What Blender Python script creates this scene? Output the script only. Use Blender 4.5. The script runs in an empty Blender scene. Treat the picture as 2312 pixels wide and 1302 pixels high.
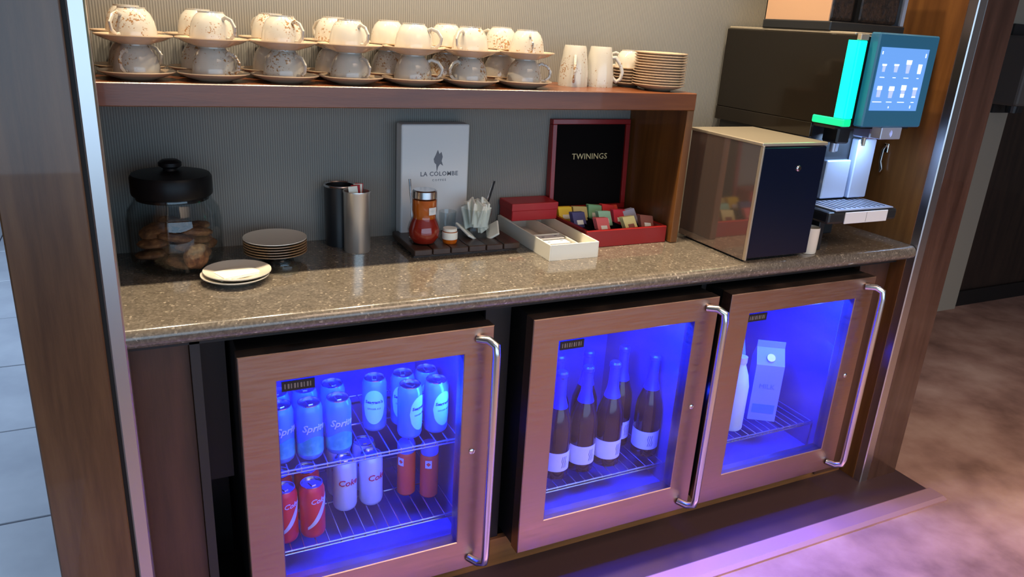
import bpy, bmesh, math, random
from mathutils import Matrix, Vector
random.seed(7)
PI = math.pi
SC = bpy.context.scene
COL = SC.collection

# ------------------------------------------------------------------ camera
cam_d = bpy.data.cameras.new('camera'); cam = bpy.data.objects.new('camera', cam_d); COL.objects.link(cam)
cam_d.sensor_width = 36.0; cam_d.lens = 36.0 * 1700 / 2312; cam_d.clip_start = 0.02
R_ = [(0.89895637, -0.09507709, 0.42759536), (-0.43404285, -0.32488238, 0.84027272), (0.05902752, -0.94096322, -0.33332261)]
cam.matrix_world = Matrix([(r[0], -r[1], -r[2], t) for r, t in zip(R_, (0, 0, 1.52))] + [(0, 0, 0, 1)])
SC.camera = cam

# ------------------------------------------------------------------ world, lights, exposure
SC.view_settings.view_transform = 'Standard'; SC.view_settings.look = 'None'
SC.view_settings.gamma = 1.0; SC.view_settings.use_curve_mapping = False
SC.view_settings.exposure = 0.0
W = bpy.data.worlds.new('room_ambience'); SC.world = W; W.use_nodes = True
W.node_tree.nodes['Background'].inputs[0].default_value = (0.060, 0.050, 0.048, 1)
W.node_tree.nodes['Background'].inputs[1].default_value = 1.0

def area(name, loc, target, size, power, color, shape='RECTANGLE', spread=PI, parent=None):
    d = bpy.data.lights.new(name, 'AREA'); d.shape = shape; d.size = size[0]
    if shape in ('RECTANGLE', 'ELLIPSE'): d.size_y = size[1]
    d.energy = power; d.color = color; d.spread = spread
    o = bpy.data.objects.new(name, d); COL.objects.link(o); o.location = loc
    o.rotation_euler = (Vector(target) - Vector(loc)).to_track_quat('-Z', 'Y').to_euler()
    if parent: o.parent = parent
    return o
for x in (0.05, 0.45, 0.85, 1.25, 1.62):
    area('niche_downlight', (x, 1.70, 2.76), (x, 1.74, 0), (0.06, 0.06), 9.6, (1.0, 0.82, 0.57), 'DISK', 2.1)
area('daylight_window', (0.5, -4.2, 1.35), (0.5, 2, 1.35), (9.0, 2.5), 180, (0.50, 0.74, 1.0))
area('warm_floor_fill', (2.2, -0.6, 2.65), (2.2, -0.2, 0), (3.0, 1.6), 62, (1.0, 0.72, 0.52), spread=2.0)  # added unseen fill, warms the carpet that the steel doors reflect
area('left_hall_daylight', (-1.6, 4.2, 2.6), (-1.0, 3.4, 0), (1.6, 3.0), 95, (0.55, 0.74, 1.0), spread=2.2)

# ------------------------------------------------------------------ materials
def mat(name, col=(.5, .5, .5), rough=.5, metal=0.0, spec=.5, emis=None, es=0.0, coat=0.0, alpha=None):
    m = bpy.data.materials.new(name); m.use_nodes = True
    b = m.node_tree.nodes['Principled BSDF']
    b.inputs['Base Color'].default_value = (*col, 1); b.inputs['Roughness'].default_value = rough
    b.inputs['Metallic'].default_value = metal; b.inputs['Specular IOR Level'].default_value = spec
    b.inputs['Coat Weight'].default_value = coat
    if emis: b.inputs['Emission Color'].default_value = (*emis, 1); b.inputs['Emission Strength'].default_value = es
    return m
def nodes(m):
    nt = m.node_tree; return nt, nt.nodes, nt.links, nt.nodes['Principled BSDF']
def coords(nt, scale=(1, 1, 1), space='Object', rot=(0, 0, 0)):
    tc = nt.nodes.new('ShaderNodeTexCoord'); mp = nt.nodes.new('ShaderNodeMapping')
    mp.inputs['Scale'].default_value = scale; mp.inputs['Rotation'].default_value = rot
    nt.links.new(tc.outputs[space], mp.inputs[0]); return mp
def ramp(nt, stops):
    r = nt.nodes.new('ShaderNodeValToRGB'); e = r.color_ramp.elements
    while len(e) < len(stops): e.new(0.5)
    for k, (p, c) in enumerate(stops): e[k].position = p; e[k].color = (*c, 1)
    return r
def noise(nt, vec, scale, detail=4, rough=.55):
    n = nt.nodes.new('ShaderNodeTexNoise'); n.inputs['Scale'].default_value = scale
    n.inputs['Detail'].default_value = detail; n.inputs['Roughness'].default_value = rough
    nt.links.new(vec.outputs[0], n.inputs['Vector']); return n
def bump(nt, src, strength, dist=.002):
    b = nt.nodes.new('ShaderNodeBump'); b.inputs['Strength'].default_value = strength; b.inputs['Distance'].default_value = dist
    nt.links.new(src, b.inputs['Height']); nt.links.new(b.outputs[0], nt.nodes['Principled BSDF'].inputs['Normal'])
def wood(name, c1, c2, c3, axis='Z', rough=.35, coat=.15):
    m = mat(name, c2, rough, coat=coat); nt, N, L, b = nodes(m)
    s = {'Z': (9, 9, .7), 'X': (.7, 9, 9), 'Y': (9, .7, 9)}[axis]
    mp = coords(nt, s); n = noise(nt, mp, 3.0, 8, .6); r = ramp(nt, [(.3, c1), (.52, c2), (.75, c3)])
    L.new(n.outputs[0], r.inputs[0]); L.new(r.outputs[0], b.inputs['Base Color'])
    n2 = noise(nt, coords(nt, tuple(6 * q for q in s)), 8, 3); bump(nt, n2.outputs[0], .12, .001)
    return m
def blotch(name, stops, scale, rough=.8, bumps=0.0, metal=0.0, vec=(1, 1, 1), detail=4):
    m = mat(name, stops[0][1], rough, metal); nt, N, L, b = nodes(m)
    n = noise(nt, coords(nt, vec), scale, detail); r = ramp(nt, stops)
    L.new(n.outputs[0], r.inputs[0]); L.new(r.outputs[0], b.inputs['Base Color'])
    if bumps: bump(nt, n.outputs[0], bumps, .003)
    return m
M = {}
M['wood'] = wood('walnut_veneer', (.075, .032, .013), (.125, .058, .024), (.17, .085, .036), 'Z', .27, .3)
M['wood_dark'] = wood('dark_column_veneer', (.040, .018, .012), (.068, .032, .022), (.095, .046, .032), 'Z', .2, .6)
M['wood_x'] = wood('walnut_shelf', (.085, .022, .007), (.14, .040, .011), (.19, .058, .016), 'X', .3)
M['wood_side'] = wood('walnut_side_wall', (.10, .036, .008), (.16, .060, .014), (.22, .09, .02), 'Z', .4)
M['wood_kick'] = wood('walnut_plinth', (.16, .06, .018), (.25, .10, .03), (.33, .14, .04), 'X', .4)
M['wood_red'] = wood('walnut_filler', (.045, .018, .009), (.07, .027, .015), (.09, .036, .018), 'Z', .45)
M['groove'] = mat('dark_groove', (.012, .007, .004), .6)
M['black'] = mat('black_panel', (.006, .005, .005), .5)
M['charcoal'] = mat('charcoal_panel', (.02, .018, .018), .45)
# ribbed wall fabric
m = mat('ribbed_wallcovering', (.33, .28, .20), .8); nt, N, L, b = nodes(m)
mp = coords(nt); w = N.new('ShaderNodeTexWave'); w.wave_type = 'BANDS'; w.bands_direction = 'X'; w.wave_profile = 'SIN'
w.inputs['Scale'].default_value = 52; w.inputs['Distortion'].default_value = .15
L.new(mp.outputs[0], w.inputs[0]); r = ramp(nt, [(0.05, (.17, .16, .142)), (.6, (.275, .26, .232))])
L.new(w.outputs[0], r.inputs[0]); L.new(r.outputs[0], b.inputs['Base Color']); bump(nt, w.outputs[0], .35, .0015); M['fabric'] = m
# granite
m = mat('speckled_brown_stone', (.1, .08, .06), .13, spec=.6, coat=.4); nt, N, L, b = nodes(m)
v = N.new('ShaderNodeTexVoronoi'); v.inputs['Scale'].default_value = 210; mp = coords(nt); L.new(mp.outputs[0], v.inputs[0])
r = ramp(nt, [(0.0, (.13, .108, .086)), (.5, (.18, .152, .122)), (.85, (.24, .205, .164)), (.97, (.55, .47, .37))]); L.new(v.outputs['Color'], r.inputs[0])
n = noise(nt, coords(nt), 35, 5); mx = N.new('ShaderNodeMixRGB'); mx.blend_type = 'MULTIPLY'; mx.inputs[0].default_value = .5
L.new(r.outputs[0], mx.inputs[1]); L.new(n.outputs[0], mx.inputs[2]); L.new(mx.outputs[0], b.inputs['Base Color']); M['stone'] = m
# brushed steel
def steel(name, col, rough, vec):
    m = mat(name, col, rough, 1.0); nt, N, L, b = nodes(m)
    n = noise(nt, coords(nt, vec), 6, 3); r = ramp(nt, [(.3, tuple([rough * .8] * 3)), (.7, tuple([rough * 1.25] * 3))])
    L.new(n.outputs[0], r.inputs[0]); L.new(r.outputs[0], b.inputs['Roughness']); return m
M['steel'] = steel('brushed_steel_door', (.43, .295, .235), .36, (2, 2, 30))
M['strip'] = mat('satin_metal_strip', (.62, .60, .60), .30, 1.0)
M['chrome'] = mat('polished_chrome', (.80, .80, .82), .10, 1.0)
M['canister'] = mat('brushed_canister_steel', (.72, .69, .64), .34, .85)
M['satin'] = mat('satin_steel_tube', (.75, .74, .75), .22, 1.0)
# ceramics
def ceramic(name, base, spots, lo, big=.0):
    m = mat(name, base, .12, spec=.6, coat=.3); nt, N, L, b = nodes(m)
    oi = N.new('ShaderNodeObjectInfo'); tc = N.new('ShaderNodeTexCoord'); add = N.new('ShaderNodeVectorMath'); add.operation = 'ADD'
    cmb = N.new('ShaderNodeVectorMath'); cmb.operation = 'SCALE'; cmb.inputs['Scale'].default_value = 37.0
    L.new(oi.outputs['Location'], cmb.inputs[0]); L.new(tc.outputs['Object'], add.inputs[0]); L.new(cmb.outputs[0], add.inputs[1])
    n = noise(nt, add, 190, 2); n2 = noise(nt, add, 14, 3)
    mu = N.new('ShaderNodeMath'); mu.operation = 'MULTIPLY'; L.new(n.outputs[0], mu.inputs[0]); L.new(n2.outputs[0], mu.inputs[1])
    r = ramp(nt, [(lo, base), (lo + .05, spots)]); L.new(mu.outputs[0], r.inputs[0]); L.new(r.outputs[0], b.inputs['Base Color']); return m
M['cup'] = ceramic('speckled_cream_glaze', (.53, .49, .42), (.32, .17, .07), .335)
M['saucer'] = ceramic('sandy_saucer_glaze', (.56, .40, .26), (.45, .27, .14), .42)
M['plate'] = mat('pale_plate_glaze', (.70, .64, .54), .2)
M['plate_b'] = mat('brown_plate_glaze', (.34, .20, .10), .3)
M['lid'] = mat('black_lid_plastic', (.005, .005, .006), .4, spec=.2)
M['cookie'] = blotch('baked_cookie', [(.3, (.07, .022, .008)), (.55, (.22, .085, .03)), (.8, (.42, .2, .08))], 60, .8, .6)
M['white'] = mat('white_card', (.72, .72, .72), .5)
M['cream'] = mat('cream_card', (.86, .83, .72), .45)
M['print'] = mat('grey_print', (.16, .17, .20), .6)
M['gold'] = mat('gold_print', (.75, .58, .28), .4, emis=None)
M['red'] = mat('red_card', (.42, .012, .016), .4)
M['redlac'] = mat('red_lacquer_box', (.26, .008, .008), .3, coat=.2)
M['velvet'] = mat('black_lining', (.003, .0015, .0015), .8, spec=.1)
M['tray'] = wood('dark_tray_slat', (.03, .014, .009), (.055, .026, .016), (.085, .04, .025), 'Y', .4)
M['honey'] = mat('amber_jam', (.70, .14, .008), .12, spec=.6); M['honey'].node_tree.nodes['Principled BSDF'].inputs['Transmission Weight'].default_value = .25
M['jam'] = mat('dark_red_jam', (.32, .018, .008), .1, spec=.6)
M['sugar'] = mat('white_sugar_packet', (.85, .83, .72), .6)
M['navy'] = mat('navy_gloss_door', (.004, .008, .024), .14, spec=.5)
M['mirror_side'] = mat('glossy_bronze_side', (.40, .32, .29), .07, .85)
M['beige_metal'] = mat('beige_satin_metal', (.62, .53, .40), .33, .7)
M['darkglass'] = mat('smoked_black_gloss', (.014, .011, .008), .10, spec=.35)
M['machblack'] = mat('black_machine_plastic', (.015, .016, .018), .35)
M['teal'] = mat('glowing_screen_housing', (.025, .09, .14), .3, emis=(.01, .12, .24), es=.35)  # teal glow on the housing put into its colour and emission
M['lilac_steel'] = mat('pale_steel_splash', (.50, .56, .70), .32, .55)
M['screen'] = mat('lit_blue_screen', (.05, .1, .2), .3, emis=(.13, .34, .82), es=1.0)
M['icon'] = mat('lit_white_icon', (.8, .8, .8), .4, emis=(.75, .90, 1.0), es=1.0)
M['icon_blue'] = mat('lit_dim_icon', (.3, .4, .8), .4, emis=(.35, .42, .80), es=1.0)
M['green'] = mat('lit_green_bar', (.0, .5, .3), .4, emis=(.0, 1.0, .62), es=1.6)
M['green_dim'] = mat('lit_green_hook', (.0, .5, .2), .4, emis=(.0, .62, .22), es=1.1)
M['hopper'] = mat('lamplit_hopper_wall', (.60, .36, .22), .3)  # lamp light on the hopper side put into its peach colour
M['beans'] = blotch('coffee_beans', [(.35, (.02, .008, .004)), (.6, (.09, .035, .015))], 90, .4, .8)
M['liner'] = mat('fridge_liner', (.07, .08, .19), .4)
M['gasket'] = mat('dark_gasket', (.012, .011, .011), .4)
M['badge'] = mat('black_badge', (.010, .009, .012), .4)
M['badge_txt'] = mat('silver_badge_print', (.20, .17, .16), .4)
M['led'] = mat('blue_led_strip', (0, 0, .3), .5, emis=(.01, .03, 1), es=5.0)
M['wire'] = mat('chrome_wire', (.6, .6, .66), .2, .9)
M['can_green'] = blotch('green_can_print', [(.4, (.02, .35, .28)), (.6, (.10, .55, .45))], 22, .3, 0, .3)
M['can_blue'] = mat('blue_can_print', (.08, .25, .60), .3, .35)
M['can_white'] = mat('white_can_print', (.60, .62, .66), .3, .2)
M['can_red'] = mat('red_can_print', (.75, .02, .02), .3, .2)
M['can_teal'] = mat('seltzer_label', (.30, .70, .66), .4)
M['alu'] = mat('aluminium', (.70, .72, .76), .22, 1.0)
M['orange_drink'] = mat('orange_red_drink', (.85, .10, .03), .25)
M['cap'] = mat('bottle_cap_blue', (.12, .20, .75), .35)
M['darkprint'] = mat('dark_navy_print', (.02, .03, .12), .5)
M['redprint'] = mat('red_print', (.55, .02, .04), .5)
M['bottle'] = mat('dark_wine_glass', (.035, .012, .008), .10, spec=.7)
M['foil'] = mat('blue_foil', (.03, .06, .50), .3, .5)
M['winelabel'] = mat('white_wine_label', (.72, .70, .76), .5)
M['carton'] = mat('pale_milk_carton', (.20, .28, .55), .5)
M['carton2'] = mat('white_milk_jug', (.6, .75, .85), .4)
M['beige_wall'] = mat('beige_plaster', (.30, .25, .19), .8)
M['darkwall'] = wood('dark_far_wall', (.012, .006, .004), (.022, .011, .007), (.035, .018, .010), 'Z', .5)
M['grey_box'] = mat('grey_brown_box', (.10, .085, .075), .5)
M['tile'] = blotch('pale_stone_tile', [(.3, (.33, .35, .40)), (.7, (.45, .47, .52))], 3, .25)
M['grout'] = mat('dark_grout', (.10, .105, .12), .8)
M['carpet'] = blotch('mottled_carpet', [(.30, (.15, .078, .062)), (.5, (.31, .185, .15)), (.70, (.44, .30, .25))], 3.2, .9, .3, detail=7)
M['edging'] = mat('rose_metal_edging', (.60, .36, .38), .38, .6)
M['plinthfloor'] = mat('shaded_floor_sill', (.06, .035, .04), .35)  # shade of the fridges on the floor put into this dark colour
M['ceil'] = mat('white_ceiling', (.5, .48, .45), .8)
def thin_glass(name, tint, rough=0.0, fres=1.45, boost=1.0):
    m = bpy.data.materials.new(name); m.use_nodes = True; nt = m.node_tree; nt.nodes.clear()
    o = nt.nodes.new('ShaderNodeOutputMaterial'); mx = nt.nodes.new('ShaderNodeMixShader'); t = nt.nodes.new('ShaderNodeBsdfTransparent')
    g = nt.nodes.new('ShaderNodeBsdfGlossy'); lw = nt.nodes.new('ShaderNodeLayerWeight'); lw.inputs[0].default_value = .5
    pw = nt.nodes.new('ShaderNodeMath'); pw.operation = 'POWER'; pw.inputs[1].default_value = 4.0; nt.links.new(lw.outputs['Facing'], pw.inputs[0])
    f = nt.nodes.new('ShaderNodeMath'); f.operation = 'MULTIPLY_ADD'; f.inputs[1].default_value = .6 * boost; f.inputs[2].default_value = .040 * boost; nt.links.new(pw.outputs[0], f.inputs[0])
    t.inputs[0].default_value = (*tint, 1); g.inputs['Roughness'].default_value = rough
    nt.links.new(f.outputs[0], mx.inputs[0]); nt.links.new(t.outputs[0], mx.inputs[1]); nt.links.new(g.outputs[0], mx.inputs[2])
    nt.links.new(mx.outputs[0], o.inputs[0]); return m
M['pane'] = thin_glass('door_glass', (.93, .94, .97), .04)
M['glass'] = thin_glass('clear_jar_glass', (.90, .93, .94), .02)

# ------------------------------------------------------------------ geometry helpers
def obj(name, bm, m, parent=None, smooth=False, loc=None):
    me = bpy.data.meshes.new(name); bmesh.ops.recalc_face_normals(bm, faces=bm.faces[:]); bm.to_mesh(me); bm.free()
    ms = m if isinstance(m, (list, tuple)) else [m]
    for q in ms: me.materials.append(M[q])
    o = bpy.data.objects.new(name, me); COL.objects.link(o)
    if parent is not None: o.parent = parent
    if loc is not None: o.location = loc
    if smooth:
        for p in me.polygons: p.use_smooth = True
        try: me.set_sharp_from_angle(angle=math.radians(38))
        except Exception: pass
    return o
def box(bm, x0, x1, y0, y1, z0, z1, bev=0.0, seg=1, mi=0, rot=None):
    b2 = bmesh.new(); bmesh.ops.create_cube(b2, size=1.0)
    for v in b2.verts: v.co = Vector(((x0 + x1) / 2 + v.co.x * (x1 - x0), (y0 + y1) / 2 + v.co.y * (y1 - y0), (z0 + z1) / 2 + v.co.z * (z1 - z0)))
    if bev: bmesh.ops.bevel(b2, geom=b2.edges[:], offset=bev, segments=seg, affect='EDGES', profile=.5)
    if rot is not None: bmesh.ops.transform(b2, matrix=rot, verts=b2.verts[:])
    merge(bm, b2, mi); return bm
def merge(bm, b2, mi=0):
    mp = {v: bm.verts.new(v.co) for v in b2.verts}
    for f in b2.faces:
        try: nf = bm.faces.new([mp[v] for v in f.verts]); nf.material_index = mi if mi else f.material_index
        except ValueError: pass
    b2.free()
def B(*a, **k): return box(bmesh.new(), *a, **k)
def lathe(prof, n=32, bm=None, c=(0, 0, 0), mi=0, mis=None):
    bm = bm or bmesh.new(); rings = []
    for r, z in prof:
        if r < 1e-6: rings.append([bm.verts.new((c[0], c[1], c[2] + z))])
        else: rings.append([bm.verts.new((c[0] + r * math.cos(2 * PI * k / n), c[1] + r * math.sin(2 * PI * k / n), c[2] + z)) for k in range(n)])
    for i in range(len(rings) - 1):
        a, b = rings[i], rings[i + 1]; q = mis[i] if mis else mi
        for k in range(n):
            k2 = (k + 1) % n
            if len(a) == 1 and len(b) == 1: continue
            vs = [a[0], b[k2], b[k]] if len(a) == 1 else ([a[k], a[k2], b[0]] if len(b) == 1 else [a[k], a[k2], b[k2], b[k]])
            f = bm.faces.new(vs); f.material_index = q
    return bm
def tube(pts, r, n=8, bm=None, flat=1.0, closed=False):
    bm = bm or bmesh.new(); pts = [Vector(p) for p in pts]; rings = []; N_ = len(pts)
    up = Vector((0, 0, 1)); d0 = (pts[1] - pts[0]).normalized()
    if abs(d0.dot(up)) > .9: up = Vector((0, 1, 0)) if abs(d0.y) < .9 else Vector((1, 0, 0))
    for i, p in enumerate(pts):
        if closed: d = pts[(i + 1) % N_] - pts[i - 1]
        else: d = (pts[min(i + 1, N_ - 1)] - pts[max(i - 1, 0)])
        d.normalize(); s = d.cross(up).normalized(); u = s.cross(d).normalized(); up = u
        rr = r[i] if isinstance(r, (list, tuple)) else r
        rings.append([bm.verts.new(p + (s * math.cos(2 * PI * k / n) * flat + u * math.sin(2 * PI * k / n)) * rr) for k in range(n)])
    for i in range(N_ if closed else N_ - 1):
        a, b = rings[i], rings[(i + 1) % N_]
        for k in range(n): bm.faces.new([a[k], a[(k + 1) % n], b[(k + 1) % n], b[k]])
    if not closed: bm.faces.new(rings[0][::-1]); bm.faces.new(rings[-1])
    return bm
def extrude_x(prof, x0, x1, bm=None):
    bm = bm or bmesh.new(); a = [bm.verts.new((x0, y, z)) for y, z in prof]; b = [bm.verts.new((x1, y, z)) for y, z in prof]; n = len(prof)
    for k in range(n): bm.faces.new([a[k], a[(k + 1) % n], b[(k + 1) % n], b[k]])
    bm.faces.new(a); bm.faces.new(b[::-1]); return bm
def prism(poly, z0, z1, bm=None, mtx=None):
    bm = bm or bmesh.new(); a = [bm.verts.new((x, y, z0)) for x, y in poly]; b = [bm.verts.new((x, y, z1)) for x, y in poly]; n = len(poly)
    for k in range(n): bm.faces.new([a[k], a[(k + 1) % n], b[(k + 1) % n], b[k]])
    bm.faces.new(a[::-1]); bm.faces.new(b)
    if mtx is not None: bmesh.ops.transform(bm, matrix=mtx, verts=bm.verts[:])
    return bm
def text_bm(s, size, ext=.0006, shear=0.0, spacing=1.0, bold=0.0):
    cu = bpy.data.curves.new('lettering', 'FONT'); cu.body = s; cu.size = size; cu.extrude = ext; cu.align_x = 'CENTER'; cu.align_y = 'CENTER'
    cu.shear = shear; cu.space_character = spacing; cu.offset = bold; cu.resolution_u = 2
    o = bpy.data.objects.new('lettering', cu); COL.objects.link(o); dg = bpy.context.evaluated_depsgraph_get()
    me = bpy.data.meshes.new_from_object(o.evaluated_get(dg)); bm = bmesh.new(); bm.from_mesh(me)
    bpy.data.objects.remove(o); bpy.data.curves.remove(cu); bpy.data.meshes.remove(me)
    for f in bm.faces: f.material_index = 0
    return bm
FRONT = Matrix(((1, 0, 0, 0), (0, 0, -1, 0), (0, 1, 0, 0), (0, 0, 0, 1)))   # text plane faces -Y
def wall_text(name, s, size, loc, m, parent, **k):
    bm = text_bm(s, size, **k); bmesh.ops.transform(bm, matrix=Matrix.Translation(loc) @ FRONT, verts=bm.verts[:]); return obj(name, bm, m, parent)
def wrap(bm, r, z, ang=-PI / 2, eps=.0004):
    bmesh.ops.subdivide_edges(bm, edges=[e for e in bm.edges if e.calc_length() > .006], cuts=1)
    for v in bm.verts:
        a = ang + v.co.x / r; rr = r + eps + v.co.z; v.co = Vector((rr * math.cos(a), rr * math.sin(a), z + v.co.y))
    return bm
def empty(name, loc=(0, 0, 0), rz=0.0):
    o = bpy.data.objects.new(name, None); COL.objects.link(o); o.location = loc; o.rotation_euler = (0, 0, rz); o.empty_display_size = .05; return o
def tag(o, label, cat, group=None):
    o['label'] = label; o['category'] = cat
    if group: o['group'] = group
    return o
def struct(name, bm, m, parent=None, label=None, **k):
    o = obj(name, bm, m, parent, **k)
    if parent is None: o['kind'] = 'structure'
    if label: o['label'] = label
    return o
def dup(root, loc=None, rz=None):
    r = root.copy(); COL.objects.link(r)
    for k in ('label', 'group'):
        if k in r.keys(): del r[k]
    if loc is not None: r.location = loc
    if rz is not None: r.rotation_euler = (0, 0, rz)
    for ch in list(root.children):
        c = ch.copy(); COL.objects.link(c); c.parent = r
        for g in list(ch.children):
            d = g.copy(); COL.objects.link(d); d.parent = c
    return r
ORD = ['first', 'second', 'third', 'fourth', 'fifth', 'sixth', 'seventh', 'eighth', 'ninth', 'tenth', 'eleventh', 'twelfth', 'thirteenth', 'fourteenth']

# ------------------------------------------------------------------ setting
WT = 0.904; YB = 2.08
fl = struct('floor', B(-6, 9, -6, 9, -.06, -.012), 'grout', label='grey screed floor under the stone tiles and the carpet')
tile_me = None; tb = .6
for i in range(5):
    for j in range(13):
        x1 = -.262 - .6 * i; y0 = 1.75 + .6 * j - 1.2
        if tile_me is None:
            t = obj('tile', B(-.297, .297, -.297, .297, -.012, 0, bev=.002), 'tile', fl, loc=(x1 - .3, y0 + .3, 0)); tile_me = t
        else:
            t = tile_me.copy(); COL.objects.link(t); t.parent = fl; t.location = (x1 - .3, y0 + .3, random.uniform(-.0005, .0005))
struct('floor_carpet', B(-.262, 9, -6, 1.338, -.012, .004), 'carpet', label='mottled rose brown carpet in front of the counter')
struct('floor_carpet.001', B(2.47, 9, 1.338, 9, -.012, .004), 'carpet', label='mottled brown carpet beside the right column')
struct('trim_1', extrude_x([(1.338, -.012), (1.338, .010), (1.352, .016), (1.405, .016), (1.415, .008), (1.415, -.012)], -.262, 2.47), 'edging', label='rose metal edging strip on the floor along the counter')
struct('floor_sill', B(-.262, 2.47, 1.415, 2.2, -.012, .004), 'plinthfloor', label='floor sill under the fridges, their shade put into its dark colour')
struct('wall_back', B(-.2, 2.4, YB, YB + .1, 0, 2.8), 'fabric', label='vertically ribbed beige wall covering behind the shelf')
struct('wall_left', B(-.16, -.075, 1.58, 2.09, 0, 2.8), 'wood', label='dark inner left side wall of the niche')
struct('wall_right', B(2.262, 2.36, 1.57, 2.10, 0, 2.8), 'wood_side', label='orange brown veneered side wall beside the coffee machine')
struct('ceiling', B(-.24, 2.44, 1.545, 2.18, 2.8, 2.898), 'wood', label='wooden soffit above the niche')
struct('ceiling.001', B(-6, 9, -6, 9, 2.9, 3.0), 'ceil', label='plain room ceiling')
cl = struct('column_left', B(-.232, -.096, 1.54, 2.18, 0, 2.8, bev=.003), 'wood', label='dark walnut column left of the counter')
struct('shadow_groove', B(-.0965, -.088, 1.552, 1.6, 0, 2.8), 'groove', cl)
struct('trim_2', B(-.088, -.059, 1.538, 1.60, 0, 2.8, bev=.003), 'strip', label='satin metal strip between left column and counter')
cr = struct('column_right', B(2.302, 2.455, 1.54, 2.18, 0, 2.8, bev=.003), 'wood_dark', label='dark walnut column right of the counter')
struct('trim_3', B(2.264, 2.302, 1.538, 1.60, 0, 2.8, bev=.003), 'strip', label='satin metal strip between coffee machine bay and right column')
struct('header', B(-.232, 2.455, 1.50, 1.539, 2.5, 2.9), 'wood', label='walnut header above the niche')
struct('wall_far_right', B(2.456, 9, 2.75, 2.85, 0, 2.9), 'darkwall', label='dark wall beyond the right column')
struct('pilaster', B(4.24, 4.47, 2.70, 2.75, 0, 2.9, bev=.004), 'beige_wall', label='narrow beige pilaster on the dark far wall')
struct('baseboard_right', B(4.47, 9, 2.725, 2.75, 0, .1, bev=.004), 'black')
struct('wall_far_left', B(-6, -.232, 8.3, 8.4, 0, 2.9), 'beige_wall', label='pale wall at the end of the left hall')
g = empty('wall_box', (4.42, 2.70, 1.25))
obj('housing', B(-.17, .20, -.16, -.01, 0, .36, bev=.015, seg=2), 'grey_box', g); obj('mounting_plate', B(-.12, .15, -.012, .0, -.05, .42), 'machblack', g)
obj('nozzle', lathe([(0, -.01), (.03, -.01), (.034, .03), (.034, .035)], 16, c=(-.08, -.09, -.03)), 'machblack', g)
tag(g, 'grey brown box mounted high on the pale pilaster beyond the column', 'wall box')

# ------------------------------------------------------------------ base cabinet and worktop
cab = empty('base_cabinet', (1.1, 1.8, 0)); tag(cab, 'dark walnut base cabinet carcass housing the three drinks fridges', 'cabinet')
def cpart(name, m, *a, **k):
    o = obj(name, B(*a, **k), m, cab); o.location = -cab.location; return o
cpart('filler_panel', 'wood_red', -.072, .056, 1.62, 1.645,   .02, .857, bev=.002)
cpart('filler_panel', 'wood_red', 2.115, 2.258, 1.62, 1.645,   .02, .857, bev=.002)
cpart('divider', 'charcoal', .056, .076, 1.60, 2.06,   .02, .857)
cpart('recess_panel', 'charcoal', .076, .138, 1.75, 1.77, .40, .857)
cpart('recess_panel', 'black', .076, .138, 1.95, 1.97, .02, .40)
cpart('divider', 'black', .762, .838, 1.64, 2.06,   .02, .857, bev=.002)
cpart('divider', 'black', 1.466, 1.484, 1.64, 2.06,   .02, .857)
cpart('back_panel', 'black', -.07, 2.258, 2.064, 2.078, .004, .857)
cpart('toe_kick', 'wood_kick', -.07, 2.258, 1.63, 1.648, .004, .098)
cpart('top_rail', 'black', -.07, 2.258, 1.60, 1.64, .835, .857)
prof = [(2.08, WT)] + [(1.5625 - .0225 * math.sin(a * PI / 12), .881 + .023 * math.cos(a * PI / 12)) for a in range(13)] + [(2.08, .858)]
wt = obj('worktop', extrude_x(prof, -.074, 2.261), 'stone', smooth=True); tag(wt, 'polished brown speckled stone worktop with a rounded front edge', 'worktop')

# ------------------------------------------------------------------ shelf
sh = empty('wall_shelf', (.7, 1.93, 1.306)); tag(sh, 'thick walnut shelf over the worktop carrying the cups and saucers', 'shelf')
def spart(name, m, *a, **k):
    o = obj(name, B(*a, **k), m, sh); o.location = -sh.location; return o
spart('shelf_board', 'wood_x', -.072, 1.475, 1.79, 2.078, 1.306, 1.355, bev=.002)
spart('side_panel', 'wood_side', 1.450, 1.475, 1.792, 2.078, WT + .001, 1.306, bev=.0015)

# ------------------------------------------------------------------ cups and saucers
def cup_bm(r=.047, h=.068, foot=.027):
    p = [(r * .94, .002), (r, 0), (r * 1.005, .012), (r * .975, h * .38), (r * .90, h * .62), (r * .76, h * .82), (foot, h * .955), (foot, h), (foot * .85, h), (foot * .82, h * .96), (0, h * .955)]
    p = [(0, h * .86), (foot * .9, h * .86), (r * .70, h * .74), (r * .9, h * .34), (r * .94, .002)] + p[1:]
    return lathe(p, 36)
def handle_bm(r=.047, h=.068, out=.026, rad=.0042, flat=.75):
    pts = [(r * .80, 0, h * .78), (r * .98, 0, h * .84), (r + out * .6, 0, h * .76), (r + out, 0, h * .55), (r + out * .9, 0, h * .34), (r + out * .4, 0, h * .19), (r * .94, 0, h * .20)]
    return tube(pts, [rad * 1.1, rad, rad, rad, rad, rad, rad * 1.1], 8, flat=flat)
def make_cup():
    t = empty('teacup'); obj('cup_body', cup_bm(), 'cup', t, True); obj('handle', handle_bm(), 'cup', t, True); return t
def saucer_bm(r=.077, h=.019):
    return lathe([(0, .0055), (r * .36, .0055), (r * .40, .007), (r * .78, h * .72), (r, h), (r * 1.005, h - .002), (r * .80, h * .45), (r * .52, .002), (r * .48, 0), (r * .44, .0), (r * .42, .002), (0, .002)], 44)
cup0 = make_cup(); cup_used = [False]
def place_cup(loc, rz, label, group):
    o = cup0 if not cup_used[0] else dup(cup0); cup_used[0] = True
    o.location = loc; o.rotation_euler = (0, 0, rz); o['category'] = 'cup'; tag(o, label, 'cup', group); return o
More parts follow.
